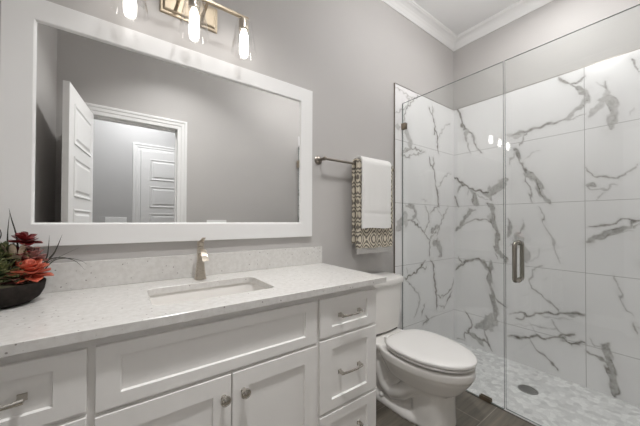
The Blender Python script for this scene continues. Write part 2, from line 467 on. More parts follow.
VEINS_SIDE = '''
8 40 1741,2184 1834,2171 1932,2151 2000,2162
10 60 2058,2196 1965,2125 1898,2046 1866,1983 1855,1933
15 40 1751,1970 1813,2011 1909,2069 1932,2130 1877,2149
22 40 1741,1869 1802,1869
38 50 1877,1877 1909,1822 1943,1780 1932,1723
8 60 1834,1687 1909,1715 2000,1734 2119,1731
13 80 2214,2138 2232,2098 2266,2076 2298,2015 2311,1958 2293,1909
11 60 2266,2174 2280,2117 2266,2076
17 80 2311,1958 2352,1889 2338,1841 2365,1777
9 40 2380,1902 2430,1981 2494,2039 2568,2061
8 60 1823,1658 1909,1705 2000,1726 2119,1723
8 60 1845,1648 1899,1642 1954,1671 2094,1698 2156,1732
13 80 2338,1864 2374,1732
15 80 2219,1687 2232,1637 2271,1604 2297,1540 2319,1451
11 70 2276,1702 2292,1645 2266,1596
17 80 2319,1451 2351,1378 2356,1302 2373,1249
9 50 2351,1408 2435,1507 2522,1571 2588,1578
6 40 2094,1311 2193,1280
19 60 1877,1239 1977,1236 2011,1188 2000,1146 1943,1118
37 45 1877,1192 1866,1138 1877,1070
51 50 1772,1038 1803,1097 1855,1124
10 75 1888,1124 1977,1111 2070,1061 2143,1003 2218,942 2218,861 2218,795
8 50 2000,1188 2034,1139 2070,1097
10 60 2155,1249 2205,1170 2218,1111 2155,1039 2143,996
16 60 2351,1309 2370,1256 2297,1231 2231,1185
12 65 2521,1246 2463,1174 2392,1081 2337,975
29 70 2244,1015 2283,1044 2364,1066
10 50 2218,957 2283,992 2337,1021
42 65 2270,918 2350,907 2391,889
25 60 2350,944 2364,868 2405,781
42 60 2405,866 2405,804
8 50 2351,1233 2406,1173 2434,1142
16 80 2155,764 2094,727 2046,689 1954,664 1866,641
16 70 2093,712 2155,692 2180,719
8 65 1866,641 1954,575 2058,484 2069,411 2034,334 1999,299
18 80 2238,765 2283,709 2296,625 2309,504 2336,380 2327,306
12 70 2336,448 2404,407 2504,414 2594,464 2634,539
18 70 2504,336 2594,424
9 50 2335,350 2461,297 2519,333
13 60 2093,301 2130,358 2154,389
14 70 2117,218 2204,235 2154,281
8 40 2204,235 2295,253
6 50 1888,732 1921,682
25 70 2364,785 2419,788
'''
VEINS_BACK = '''
17 80 35,2217 67,2167 80,2098 86,2041 129,1989
19 60 121,1999 144,1969 114,1930 121,1881
11 60 136,1869 159,1794 165,1746
13 60 144,1982 174,1930 211,1844 239,1762 261,1730
26 60 114,1954 147,1976
16 85 14,1549 81,1484 151,1430 210,1397 281,1376 335,1375
14 60 89,1475 58,1439 41,1392
17 60 9,1362 33,1296 65,1247
21 70 143,1423 202,1364 210,1302 231,1255
33 60 202,1333 217,1264
40 65 281,1370 322,1362 368,1365
32 55 329,1420 335,1310
54 60 348,1389 407,1412 457,1436
31 50 407,1462 463,1463
8 40 224,1377 274,1328 321,1296
9 40 136,1416 140,1361
12 50 294,1268 341,1265
22 75 25,1023 65,1056 112,1144 165,1205 195,1217
12 60 65,1056 127,1104 202,1131 273,1135 328,1113 357,1099
25 75 317,1263 352,1237 357,1171 361,1113 387,1013 393,927 386,869
19 70 386,869 418,823 461,771
9 60 373,839 392,777
33 70 188,1312 224,1257
14 60 17,1322 49,1264
24 40 328,1186 341,1113
17 55 474,1128 486,1044 480,982
7 40 474,905 527,909
37 50 539,1005 533,937
8 40 150,1244 158,1198
16 80 16,636 80,693 134,740 186,757 244,772 279,735 320,689 340,670
12 70 56,770 88,702
25 70 149,741 201,763
24 60 244,768 293,714 333,672
24 75 333,764 333,669 326,595 339,510 355,441 365,372 371,250
11 60 355,434 391,421 429,402 466,395
31 60 365,400 378,289
12 70 118,262 148,224 163,188
39 55 298,252 371,287
13 75 118,263 155,211 178,149 155,96 110,34 106,-14
29 70 133,81 185,52 228,30 263,-2
12 65 228,30 291,37 325,-1 357,-36
32 65 207,143 250,164 305,247 345,295
32 60 359,421 372,353 365,279
55 60 257,151 318,193 384,242
16 60 277,143 291,89 311,30 344,-30
40 50 325,159 351,160
8 50 391,415 429,396
14 50 31,-32 102,-23
12 60 805,2204 823,2164 870,2121 910,2089 948,2051
12 60 876,2108 910,2120 949,2149
19 70 910,2085 932,2042 943,2001
19 70 915,2041 937,2018
20 55 954,2042 959,1987 943,1955 903,1923 845,1864
19 40 970,1983 948,1938
17 60 845,1864 772,1869 694,1859 612,1848 486,1837
10 45 845,1864 892,1865 948,1871
29 40 485,1828 554,1837 597,1834
10 55 612,1839 583,1795 565,1738
23 30 470,1841 531,1839
15 60 523,1727 546,1679 560,1606 596,1531 610,1503
8 40 538,1698 493,1636 477,1593
8 30 589,1627 639,1668 687,1675
28 60 596,1505 638,1490 659,1446 692,1367 725,1290 750,1256
10 60 603,1495 589,1437 617,1391 638,1321 644,1262
14 80 659,1446 718,1283
8 60 678,1224 705,1166 718,1100
9 40 718,1100 756,996 793,878 810,794
19 55 475,1125 487,1044 475,972
12 50 573,1125 580,1047 543,1002 528,940
52 45 543,985 565,943
29 50 505,921 558,916 601,860 605,792
9 50 710,769 663,741 635,695 621,633 642,578
7 30 690,893 677,834 608,775
9 60 621,644 635,579 702,535 754,499 809,434
13 75 503,344 548,371 578,361 606,344 662,385 715,403 766,411 815,428 874,444 946,457
22 55 827,426 946,460
13 60 526,303 577,319 613,363
8 40 473,332 511,346
14 75 472,145 533,154 605,174 661,210 720,207 784,245 826,272 884,292
25 50 472,140 591,169
13 70 784,237 826,244 867,223 907,245 945,264
26 50 802,259 838,240
7 35 620,306 647,256 661,202
7 40 634,293 714,294 790,302 766,366
9 40 766,366 796,296 826,275
9 65 612,168 660,111 726,71 783,15 789,1
7 30 661,377 766,382 885,409
6 20 472,243 701,306
11 60 1161,2176 1181,2131 1204,2060
12 50 1047,2078 1051,2038 1064,2007
7 40 1006,2072 1051,2025
21 45 1060,2015 1060,1964
36 55 1028,1957 1064,1944 1085,1886 1087,1822 1076,1737
12 50 1094,1858 1087,1747
25 45 1037,1941 1014,1897 986,1867 968,1853
19 35 954,2057 964,1994 949,1946
6 25 1172,1844 1167,1797
9 60 953,1495 981,1456 1037,1414 1105,1399 1155,1431 1190,1478
19 60 952,1372 988,1359
7 40 952,1356 1004,1328 1052,1339 1090,1364
6 40 1004,1260 1044,1324
11 70 954,1078 1019,1084 1088,1102 1118,1135 1146,1135 1198,1114
20 70 954,967 1019,1012 1095,1048 1160,1076
17 65 1160,1076 1167,1114 1199,1118
12 35 1095,1037 1167,1051
11 60 1198,1093 1174,1072
7 45 1086,766 1098,686 1121,599 1143,536 1166,520
11 60 1165,464 1187,392
12 65 949,199 996,194 1038,163
30 70 1047,285 1055,170 1079,75 1083,-39
18 60 1031,279 1064,296
6 40 970,293 996,254 1039,270
'''

TX, TZ = 1.740, 2.211                               # tile starts / tile top
bv = parse(VEINS_BACK); bv = [(a, g, [(-p[0], p[1]) for p in pts]) for a, g, pts in bv]
# beyond the part of the back wall the photograph shows, the same slab pattern again, moved on
extra = [(a, g, [(p[0]-0.95, p[1]-0.51) for p in pts]) for a, g, pts in bv if min(q[0] for q in pts) > -0.95]
cladding('wall_shower_back', YF, -0.008, -0.06, TZ, lambda h, z, d: (2.642+d, h, z), 0.0055, M['tile_back'], bv + [e for e in extra if max(q[0] for q in e[2]) < -1.2], 3, 0.0099)
cladding('wall_shower_side', TX, 2.642, -0.06, TZ, lambda h, z, d: (h, -0.008+d, z), 0.0055, M['tile_side'], parse(VEINS_SIDE), 5, 0.0079)
struct('wall_shower_front', MB().box(1.8325, 2.642, YF, YF+0.008, -0.06, TZ), M['tile_front'])

# crown moulding: one mitred loop
def loop_sweep(prof, x0, x1, y0, y1, z):
    rings = []
    bm_ = MB()
    for d, dz in prof:
        rings.append([(x0+d, y0+d, z+dz), (x1-d, y0+d, z+dz), (x1-d, y1-d, z+dz), (x0+d, y1-d, z+dz)])
    bm_.loft(rings, True, False, False)
    return bm_
crown = [(0.0, -0.086), (0.007, -0.086), (0.010, -0.078), (0.012, -0.072), (0.016, -0.066), (0.024, -0.050), (0.036, -0.034), (0.052, -0.022), (0.066, -0.016), (0.070, -0.010), (0.076, -0.008), (0.079, 0.0)]
o = struct('trim_1', loop_sweep(crown, XL, XR, YF, 0.0, ZC), M['trim'])

# baseboards
def bprof(b, x0, x1, y0, y1): b.box(x0, x1, y0, y1, 0.0, 0.11); return b
def base_run(name, pts):
    b = MB()
    for x0, x1, y0, y1 in pts:
        b.box(x0, x1, y0, y1, 0.0, 0.125, 0.003)
    return struct(name, b, M['trim'])
base_run('baseboard_vanity', [(0.99, 1.735, -0.014, 0.0)])
base_run('baseboard_left', [(XL, XL+0.014, -1.60, -0.56)])
base_run('baseboard_front', [(0.52, 1.82, YF, YF+0.014)])
base_run('baseboard_hall', [(HX0, 0.085, HY1, HY1+0.014), (0.97, HX1, HY1, HY1+0.014)])

# metal edge trims of the tile
b = MB(); b.box(TX-0.004, TX, -0.0105, 0.0, 0.0, TZ+0.003); b.box(TX, 2.642, -0.0105, 0.0, TZ, TZ+0.003)
struct('trim_2', b, M['nickel_dark'])
struct('trim_3', MB().box(2.6395, XR, YF, -0.008, TZ, TZ+0.003), M['nickel_dark'])
struct('trim_4', MB().box(1.824, 1.829, YF, 0.0, -0.05, 0.0015), M['dark_gap'])   # dark joint at the shower edge
struct('trim_5', MB().box(1.829, 1.842, YF, -0.008, -0.055, 0.001, 0.001), M['stone'])

# door casings: mitred three-sided sweep round an opening, wall face at y, out along dy
cas = [(0.0, 0.0), (0.0, 0.012), (0.004, 0.014), (0.030, 0.015), (0.036, 0.019), (0.060, 0.020), (0.066, 0.024), (0.080, 0.025), (0.085, 0.022), (0.086, 0.0)]
def casing(name, x0, x1, zt, y, dy):
    b = MB(); rings = []
    for d, h in cas:
        yy = y + dy*h
        rings.append([(x0-d, yy, 0.0), (x0-d, yy, zt+d), (x1+d, yy, zt+d), (x1+d, yy, 0.0)])
    b.loft(rings, False, False, False)
    return struct(name, b, M['trim'])
casing('trim_6', DX0, DX1, DZ, YF, 1)
casing('trim_7', DX0, DX1, DZ, HY0, -1)
b = MB(); b.box(DX0-0.02, DX0, HY0, YF, 0, DZ+0.02); b.box(DX1, DX1+0.02, HY0, YF, 0, DZ+0.02); b.box(DX0-0.02, DX1+0.02, HY0, YF, DZ, DZ+0.02)
b.box(DX0, DX0+0.012, YF-0.075, YF-0.04, 0, DZ); b.box(DX1-0.012, DX1, YF-0.075, YF-0.04, 0, DZ); b.box(DX0, DX1, YF-0.075, YF-0.04, DZ-0.012, DZ)
struct('trim_8', b, M['trim'])

# five-panel doors (leaf built along +x from its hinge, thickness along y)
def leaf(w_, h_, t_):
    b = MB()
    st, rails, n = 0.105, 0.09, 5
    b.box(0, w_, -t_/2, t_/2, 0, h_, 0.002)
    ph = (h_ - 0.11 - 0.19 - rails*(n-1))/n
    z = 0.19
    for k in range(n):
        x0, x1, z0, z1 = st, w_-st, z, z+ph
        for sgn in (-1, 1):
            f = sgn*(t_/2)
            def R(d, y): return [(x0+d, f+sgn*y, z0+d), (x1-d, f+sgn*y, z0+d), (x1-d, f+sgn*y, z1-d), (x0+d, f+sgn*y, z1-d)]
            b.loft([R(-0.004, 0.0004), R(0.0, 0.006), R(0.008, 0.006), R(0.018, 0.001), R(0.03, 0.001), R(0.045, 0.007)], True, False, True)
        z += ph + rails
    return b
d1 = struct('door_1', leaf(0.655, 2.005, 0.035), M['trim'])
d1.location = (DX0+0.003, YF+0.004, 0.008)
d1.rotation_euler = (0, 0, math.radians(96.5))
def lever(parent, x, side):
    b = MB()
    b.lathe([(0.027, 0), (0.027, 0.006), (0.012, 0.010), (0.009, 0.040), (0.009, 0.05)], (x, -side*0.0175, 0.95), 24, axis='y') if side > 0 else None
    if side < 0:
        b.lathe([(0.027, 0), (0.027, -0.006), (0.012, -0.010), (0.009, -0.040), (0.009, -0.05)], (x, 0.0175, 0.95), 24, axis='y')
    b.tube([(x, -side*0.06, 0.95), (x-0.03, -side*0.063, 0.95), (x-0.11, -side*0.06, 0.947)], [0.009, 0.009, 0.006], 12)
    o = b.build('door_handle', M['nickel'], None, True, 40)
    o.parent = parent; return o
lever(d1, 0.595, 1); lever(d1, 0.595, -1)
d2 = struct('door_2', leaf(0.70, 2.03, 0.035), M['trim'])
d2.location = (0.175, HY1+0.02, 0.005)
casing('trim_9', 0.172, 0.878, 2.04, HY1, 1)
lever(d2, 0.635, -1)

# ------------------------------------------------------------------ unseen ceiling lights, added above the frame for brightness
def downlight(lens, watts=0, beam=112):
    t = thing('unseen_downlight', None, 'ceiling light', (0, 0, ZC))
    b = MB(); b.lathe([(0.075, 0.0), (0.095, 0.0), (0.095, -0.004), (0.09, -0.007), (0.078, -0.007), (0.075, -0.003)], (0, 0, ZC), 32, False, False)
    b.build('trim_ring', M['plate'], t, True, 40)
    b = MB(); b.lathe([(0.0005, -0.004), (0.076, -0.004)], (0, 0, ZC), 32, False, False)
    b.build('lens', lens, t)
    if watts:                                        # added area lamp under the lens: a disc with a beam
        ld = bpy.data.lights.new('beam', 'AREA'); ld.shape = 'DISK'; ld.size = 0.145; ld.energy = watts
        ld.color = (1.0, 0.992, 0.988); ld.spread = math.radians(beam)
        lo = bpy.data.objects.new('beam', ld); C.objects.link(lo); lo.location = (0, 0, -0.0075)
        lo.parent = t
    return t
def added_globe(x, y, label, lens):  # unseen globe, added to brighten the ceiling
    t = thing('added_globe_light', label, 'ceiling light', (x, y, ZC))
    b = MB(); b.lathe([(0.065, -0.0003), (0.065, -0.018), (0.058, -0.024), (0.010, -0.026), (0.008, -0.045), (0.035, -0.050), (0.038, -0.070)], (x, y, ZC), 40, True, False)
    b.build('canopy', M['nickel'], t, True, 40)
    b = MB(); b.lathe([(0.037, -0.065)] + [(0.105*math.sin(a), -0.165+0.105*math.cos(a)) for a in [0.45+(PI-0.45)*k/16 for k in range(1, 16)]] + [(0.0005, -0.270)], (x, y, ZC), 40, False, False)
    b.build('globe', lens, t, True)
added_globe(1.60, -0.90, 'unseen opal globe light on a short nickel stem, added under the ceiling by the toilet', M['globe_fill'])
for x, y, lab, lens, wt, bmw in (
        (0.40, -1.02, 'round white recessed downlight, unseen and added in the ceiling just inside the bathroom door', M['can'], DOOR_FILL, 112),
        (2.15, -0.85, 'unseen round white recessed downlight in the ceiling over the shower', M['can'], SHOWERCAN, 158),
        (0.15, -2.35, 'round white recessed downlight, unseen and added in the hall ceiling', M['hall_fill'], 0, 0)):
    dl = downlight(lens, wt, bmw); dl.location = (x, y, ZC); dl['label'] = lab; dl['group'] = 'unseen recessed ceiling downlights'

# ------------------------------------------------------------------ vanity
CT = 0.847                                            # counter top height
van = thing('vanity_cabinet', 'pale grey shaker vanity cabinet with drawers and two doors under the quartz top', 'cabinet', (0.286, -0.25, 0))
VX0, VX1, VY = -0.447, 0.974, -0.499
b = MB()
zc_ = CT-0.0265
b.box(VX0, VX0+0.018, VY+0.018, -0.002, 0.10, zc_); b.box(VX1-0.018, VX1, VY+0.018, -0.002, 0.10, zc_)   # sides
b.box(VX0+0.018, VX1-0.018, VY+0.018, -0.002, 0.10, 0.118); b.box(VX0+0.018, VX1-0.018, -0.008, -0.002, 0.118, zc_)
st_ = ((VX0, -0.385), (-0.09, -0.036), (0.61, 0.664), (0.955, VX1))                    # face frame stiles, rails between
for x0_, x1_ in st_: b.box(x0_, x1_, VY, VY+0.018, 0.10, zc_)
for k_, ((_, x0_), (x1_, _)) in enumerate(zip(st_[:-1], st_[1:])):
    for z0_, z1_ in ((0.10, 0.135), (0.31, 0.335), (0.60, 0.65), (0.78, zc_)):
        if k_ == 1 and z0_ == 0.31: continue
        b.box(x0_, x1_, VY, VY+0.018, z0_, z1_)
b.box(0.28, 0.30, VY, VY+0.018, 0.135, 0.60)
b.box(VX0+0.01, VX1-0.01, VY+0.06, VY+0.075, 0.0, 0.10)
b.build('body', M['cabinet'], van)
def shaker(x0, x1, z0, z1, sx, sz, yb=-0.4995, yf=-0.515):
    b = MB()
    c = 0.0015
    def R(d, y, ex=0, ez=0): return [(x0+d+ex, y, z0+d+ez), (x1-d-ex, y, z0+d+ez), (x1-d-ex, y, z1-d-ez), (x0+d+ex, y, z1-d-ez)]
    b.loft([R(0, yb), R(0, yf+c), R(c, yf), R(0, yf, sx-0.001, sz-0.001), R(0, yf+0.002, sx, sz), R(0, yf+0.008, sx+0.0015, sz+0.0015)])
    return b
def pull(cx, cz, parent, half=0.055):
    b = MB()
    yf = -0.515
    for s in (-1, 1):
        b.loft([[(cx+s*half+dx*1.25, yf, cz+dz*1.25) for dx, dz in ((-.007, -.007), (.007, -.007), (.007, .007), (-.007, .007))],
                [(cx+s*half+dx, yf-0.005, cz+dz) for dx, dz in ((-.006, -.006), (.006, -.006), (.006, .006), (-.006, .006))],
                [(cx+s*half+dx, yf-0.022, cz+dz) for dx, dz in ((-.005, -.005), (.005, -.005), (.005, .005), (-.005, .005))]])
    pts = []
    for k in range(15):
        u = -1 + 2*k/14
        pts.append((cx+u*(half+0.006), yf-0.021-0.008*(1-u*u), cz))
    rings = []
    for (px, py, pz), k in zip(pts, range(15)):
        u = abs(-1+2*k/14); hz = 0.0045 + 0.0022*u*u; hy = 0.0035
        rings.append([(px, py-hy, pz-hz*0.5), (px, py-hy, pz+hz*0.5), (px, py-hy*0.2, pz+hz), (px, py+hy, pz+hz*0.6), (px, py+hy, pz-hz*0.6), (px, py-hy*0.2, pz-hz)])
    b.loft(rings)
    return b.build('pull', M['polished'], parent, True, 50)
def knob(cx, cz, parent):
    b = MB()
    b.lathe([(0.009, 0), (0.009, 0.003), (0.006, 0.006), (0.0055, 0.013), (0.010, 0.016), (0.0155, 0.020), (0.0165, 0.024), (0.0150, 0.028), (0.0135, 0.0285), (0.012, 0.0275), (0.010, 0.0285), (0.005, 0.031), (0.0005, 0.0315)], (cx, -0.515, cz), 28, axis='y')
    return b.build('knob', M['polished'], parent, True, 35)
for x0, x1, pc in ((-0.402, -0.071, -0.2365), (0.645, 0.9735, 0.803)):
    for z0, z1, sz in ((0.637, 0.7925, 0.036), (0.329, 0.623, 0.043), (0.115, 0.316, 0.043)):
        d = shaker(x0, x1, z0, z1, 0.0615, sz).build('drawer', M['cabinet'], van)
        pull(pc, (z0+z1)/2, d)
shaker(-0.055, 0.629, 0.626, 0.7925, 0.053, 0.036).build('false_front', M['cabinet'], van)
for x0, x1, kx in ((-0.055, 0.2885, 0.264), (0.2925, 0.629, 0.329)):
    d = shaker(x0, x1, 0.115, 0.614, 0.057, 0.057).build('door', M['cabinet'], van)
    knob(kx, 0.547, d)

# counter with a rounded sink cut-out
top = thing('countertop', 'long white speckled quartz worktop with short backsplash on the vanity', 'countertop', (0.286, -0.27, CT))
SX0, SX1, SY0, SY1 = 0.073, 0.497, -0.421, -0.158
def rrect(x0, x1, y0, y1, r, z, n=8):
    out = []
    for cx, cy, a0 in ((x1-r, y1-r, 0), (x0+r, y1-r, 90), (x0+r, y0+r, 180), (x1-r, y0+r, 270)):
        for k in range(n+1):
            a = math.radians(a0+90*k/n); out.append((cx+r*math.cos(a), cy+r*math.sin(a), z))
    return out
b = MB()
cx0, cx1, cy0, cy1 = XL, 1.017, -0.5385, -0.0005
def outer_for(hole, z, e=0.0):
    out = []
    mx, my = (SX0+SX1)/2, (SY0+SY1)/2
    for x, y, _ in hole:
        dx, dy = x-mx, y-my
        ts = []
        if dx > 1e-9: ts.append((cx1-e-mx)/dx)
        if dx < -1e-9: ts.append((cx0+e-mx)/dx)
        if dy > 1e-9: ts.append((cy1-e-my)/dy)
        if dy < -1e-9: ts.append((cy0+e-my)/dy)
        t_ = min(ts); out.append((mx+dx*t_, my+dy*t_, z))
    # snap the nearest ring points onto the four corners
    for X in (cx0+e, cx1-e):
        for Y in (cy0+e, cy1-e):
            k = min(range(len(out)), key=lambda i: (out[i][0]-X)**2+(out[i][1]-Y)**2); out[k] = (X, Y, z)
    return out
hole = rrect(SX0, SX1, SY0, SY1, 0.03, CT)
hole2 = [(x, y, CT-0.002) for x, y, z in rrect(SX0+0.0015, SX1-0.0015, SY0+0.0015, SY1-0.0015, 0.03, CT)]
hb = [(x, y, CT-0.026) for x, y, z in hole2]
b.loft([hb, hole2, hole, outer_for(hole, CT, 0.0015), outer_for(hole, CT-0.0015), outer_for(hole, CT-0.026), hb], True, False, False)
bmesh.ops.remove_doubles(b.bm, verts=list(b.bm.verts), dist=1e-5)
b.build('slab', M['quartz'], top)
MB().box(XL, 1.017, -0.020, -0.0005, CT+0.0003, 0.952, 0.0012).build('backsplash', M['quartz'], top)

sink = thing('sink', 'white rectangular undermount basin set into the quartz counter', 'sink', (0.285, -0.29, 0.70))
b = MB()
def sr(e, z, r): return rrect(SX0-e, SX1+e, SY0-e, SY1+e, r, z)
zt = CT-0.0262
b.loft([sr(0.03, zt, 0.05), sr(0.006, zt, 0.036), sr(0.004, zt-0.006, 0.036), sr(-0.002, zt-0.05, 0.036), sr(-0.012, zt-0.100, 0.04), sr(-0.03, zt-0.122, 0.045), sr(-0.07, zt-0.132, 0.05), sr(-0.115, zt-0.136, 0.015)], True, False, True)
b.build('basin', M['porcelain'], sink, True, 45)
MB().lathe([(0.021, 0.004), (0.021, 0.0), (0.0, -0.001)][::-1], (0.285, -0.29, zt-0.135), 24, True, False).build('drain', M['nickel'], sink, True)

# faucet
FX, FY = 0.284, -0.083
fa = thing('faucet', 'brushed nickel single lever faucet standing behind the sink', 'faucet', (FX, FY, CT))
b = MB()
prof = [(0.0235, 0.0215, 0.0003), (0.0235, 0.0215, 0.005), (0.0215, 0.020, 0.012), (0.0185, 0.018, 0.035), (0.0155, 0.0155, 0.065), (0.0138, 0.014, 0.095), (0.0132, 0.0135, 0.120), (0.0140, 0.0145, 0.142), (0.0130, 0.0135, 0.148)]
b.loft([sup(FX, FY, hx, hy, 5.0, 40, CT+h) for hx, hy, h in prof])
b.build('body', M['nickel'], fa, True, 50)
b = MB(); rings = []
for k in range(17):
    u = k/16
    y = FY + 0.004 - 0.098*u
    z = CT + 0.113 + 0.022*math.sin(PI*min(1, u*1.05)*0.62) - 0.045*max(0, u-0.45)**1.6*2.2
    ang = math.radians(10 - 75*max(0, u-0.35)/0.65)
    hx = 0.0125 + 0.001*u; th = 0.0085 - 0.002*u
    ny, nz = -math.sin(ang)*-1, math.cos(ang)
    ring = []
    for q in sup(0, 0, hx, th, 4.5, 20): ring.append((FX+q[0], y + q[1]*math.sin(ang)*-1, z + q[1]*math.cos(ang)))
    rings.append(ring)
b.loft(rings); b.build('spout', M['nickel'], fa, True, 50)
b = MB()
b.lathe([(0.0125, 0.1485), (0.0150, 0.151), (0.0150, 0.166), (0.0125, 0.170), (0.0005, 0.171)], (FX, FY, CT), 28)
rings = []
for k in range(9):
    u = k/8
    y = FY + 0.006 - 0.066*u; z = CT + 0.169 + 0.006*u + 0.014*u*u
    hx = 0.0120 - 0.004*u
    rings.append([(FX+q[0], y, z+q[1]) for q in sup(0, 0, hx, 0.0045-0.002*u, 3.5, 16)])
b.loft(rings); b.build('lever_handle', M['nickel'], fa, True, 50)

# mirror
mi = thing('wall_mirror', 'wide wall mirror in a flat white frame above the vanity', 'mirror', (0.295, 0, 1.016))
MX0, MX1, MZ0, MZ1, FW = -0.347, 0.939, 1.0165, 1.914, 0.0865
b = MB()
def fr(d, y): return [(MX0+d, y, MZ0+d), (MX1-d, y, MZ0+d), (MX1-d, y, MZ1-d), (MX0+d, y, MZ1-d)]
b.loft([fr(0, -0.001), fr(0, -0.020), fr(0.002, -0.022), fr(FW-0.007, -0.022), fr(FW-0.004, -0.020), fr(FW, -0.0125), fr(FW, -0.009)], True, False, False)
b.build('frame', M['frame'], mi)
MB().box(MX0+FW-0.006, MX1-FW+0.006, -0.0118, -0.006, MZ0+FW-0.006, MZ1-FW+0.006).build('mirror_glass', M['mirror'], mi)

# vanity light
vl = thing('vanity_light', 'three light vanity fixture with clear glass cone shades above the mirror', 'light fixture', (0.245, 0, 2.11))
b = MB()
def bp(d, y): return [(0.121+d, y, 2.050+d), (0.370-d, y, 2.050+d), (0.370-d, y, 2.170-d), (0.121+d, y, 2.170-d)]
b.loft([bp(0, -0.0005), bp(0, -0.008), bp(0.004, -0.010), bp(0.012, -0.010), bp(0.015, -0.016), bp(0.020, -0.018)])
b.build('backplate', M['plate_metal'], vl)
LY, LZ = -0.118, 2.103
b = MB()
b.box(-0.005, 0.488, LY-0.008, LY+0.008, LZ-0.006, LZ+0.006, 0.0015)
b.build('bar', M['plate_metal'], vl)
for x in (0.19, 0.30):
    MB().tube([(x, -0.017, LZ), (x, LY, LZ)], 0.007, 12).build('arm', M['plate_metal'], vl, True, 40)
for x in (0.012, 0.243, 0.467):
    b = MB()
    b.lathe([(0.006, 0.0), (0.008, -0.012), (0.021, -0.016), (0.0235, -0.022), (0.0235, -0.060), (0.020, -0.064), (0.014, -0.066)], (x, LY, LZ), 28)
    sk = b.build('socket', M['nickel'], vl, True, 40)
    b = MB()
    out = [(0.024, -0.019), (0.034, -0.022), (0.039, -0.030), (0.044, -0.060), (0.052, -0.110), (0.0600, -0.160), (0.0625, -0.176)]
    inn = [(r-0.0022, h-0.001 if i < 2 else h) for i, (r, h) in enumerate(out)][::-1]
    b.lathe(out + inn, (x, LY, LZ), 48, False, False)
    b.build('lamp_shade', M['shade_glass'], vl, True, 60)
    b = MB()
    b.lathe([(0.010, -0.062), (0.0130, -0.070), (0.0185, -0.085), (0.0200, -0.105), (0.0190, -0.135), (0.012, -0.150), (0.0005, -0.155)], (x, LY, LZ), 24)
    b.build('bulb', M['bulb'], vl, True)

# ------------------------------------------------------------------ planter
pl = thing('succulent_planter', 'dark brown bowl of coral and green succulents on the left end of the counter', 'plant', (-0.315, -0.132, CT))
PX, PY = -0.317, -0.134
b = MB()
prof = [(0.052, 0.0005), (0.076, 0.004), (0.094, 0.017), (0.1045, 0.038), (0.1085, 0.066), (0.1065, 0.0685), (0.101, 0.063), (0.090, 0.050)]
b.lathe(prof, (PX, PY, CT), 48, True, True)
b.build('bowl', M['bowl'], pl, True, 50)
b = MB(); b.lathe([(0.0955, 0.055), (0.07, 0.066), (0.03, 0.072), (0.0005, 0.073)], (PX, PY, CT), 32, True, False)
b.build('moss', M['soil'], pl, True)
rnd = random.Random(11)
def petal(b, c, az, tilt, L, W, cup=0.25, curl=0.3, base=0.0, point=0.5, th=0.0016):
    """a pointed cupped leaf from c outwards; tilt is the rise above the horizontal"""
    ca, sa = math.cos(az), math.sin(az)
    rows = []
    n = 7
    for i in range(n+1):
        u = i/n
        wv = W*0.5*(0.30+0.70*math.sin(PI/2*min(1, u/0.62))) * (1.0 if u < 0.62 else max(0.02, 1-((u-0.62)/0.38)**2.6)**0.55)
        wv = max(wv, W*0.03)
        r = base + L*u*math.cos(tilt) ; h = L*(u*math.sin(tilt) + curl*u*u*0.5)
        row = []
        for k in range(5):
            s_ = -1 + k/2
            row.append((r, s_*wv, h + cup*abs(s_)**1.6*wv))
        rows.append(row)
    def W3(p): return (c[0]+p[0]*ca-p[1]*sa, c[1]+p[0]*sa+p[1]*ca, c[2]+p[2])
    up = [[b.bm.verts.new(W3(p)) for p in row] for row in rows]
    dn = [[b.bm.verts.new(W3((p[0], p[1]*0.96, p[2]-th*(1.6 if 0 < k < 4 else 0.4)))) for k, p in enumerate(row)] for row in rows]
    for i in range(n):
        for k in range(4):
            b.face([up[i][k], up[i][k+1], up[i+1][k+1], up[i+1][k]]); b.face([dn[i][k+1], dn[i][k], dn[i+1][k], dn[i+1][k+1]])
        b.face([up[i][0], up[i+1][0], dn[i+1][0], dn[i][0]]); b.face([up[i][4], dn[i][4], dn[i+1][4], up[i+1][4]])
    b.face([up[n][k] for k in range(5)] + [dn[n][k] for k in range(4, -1, -1)])
def rosette(name, c, R, m, rings=((9, 12, 1.0), (8, 35, .82), (6, 58, .62), (4, 76, .42)), W=0.55, lean=(0, 0), stem=None):
    b = MB()
    for j, (n, tl, s_) in enumerate(rings):
        for k in range(n):
            az = 2*PI*(k+0.5*(j % 2))/n + rnd.uniform(-.15, .15)
            tt = math.radians(tl + rnd.uniform(-6, 6)) - lean[0]*math.cos(az-lean[1])
            petal(b, (c[0], c[1], c[2]+0.004*j), az, tt, R*s_*rnd.uniform(.9, 1.06), R*s_*W*rnd.uniform(.9, 1.1), 0.35, 0.25)
    if stem: b.tube([stem, ((stem[0]+c[0])/2+0.004, (stem[1]+c[1])/2, (stem[2]+c[2])/2), c], [0.004, 0.0035, 0.003], 8)
    return b.build(name, m, pl, True)
ZS = CT+0.066
RG = ((7, -4, 1.0), (7, 20, .92), (6, 42, .78), (5, 62, .6), (3, 78, .42))
rosette('coral_rosette', (-0.244, -0.150, 0.936), 0.056, M['coral'], RG, 0.78, (0.35, math.radians(-60)), stem=(-0.26, -0.13, ZS-0.01))
rosette('pink_rosette', (-0.252, -0.100, 0.975), 0.050, M['pink'], RG, 0.7, (0.3, math.radians(-60)), stem=(-0.27, -0.10, ZS-0.01))
rosette('pink_rosette', (-0.275, -0.150, 0.925), 0.045, M['pink'], RG, 0.7, (0.4, math.radians(-90)), stem=(-0.27, -0.13, ZS-0.01))
rosette('maroon_rosette', (-0.262, -0.110, 1.040), 0.040, M['maroon'], ((5, 0, 1.0), (4, 28, .85), (3, 60, .6)), 0.9, (0.3, math.radians(-40)), stem=(-0.285, -0.115, ZS-0.01))
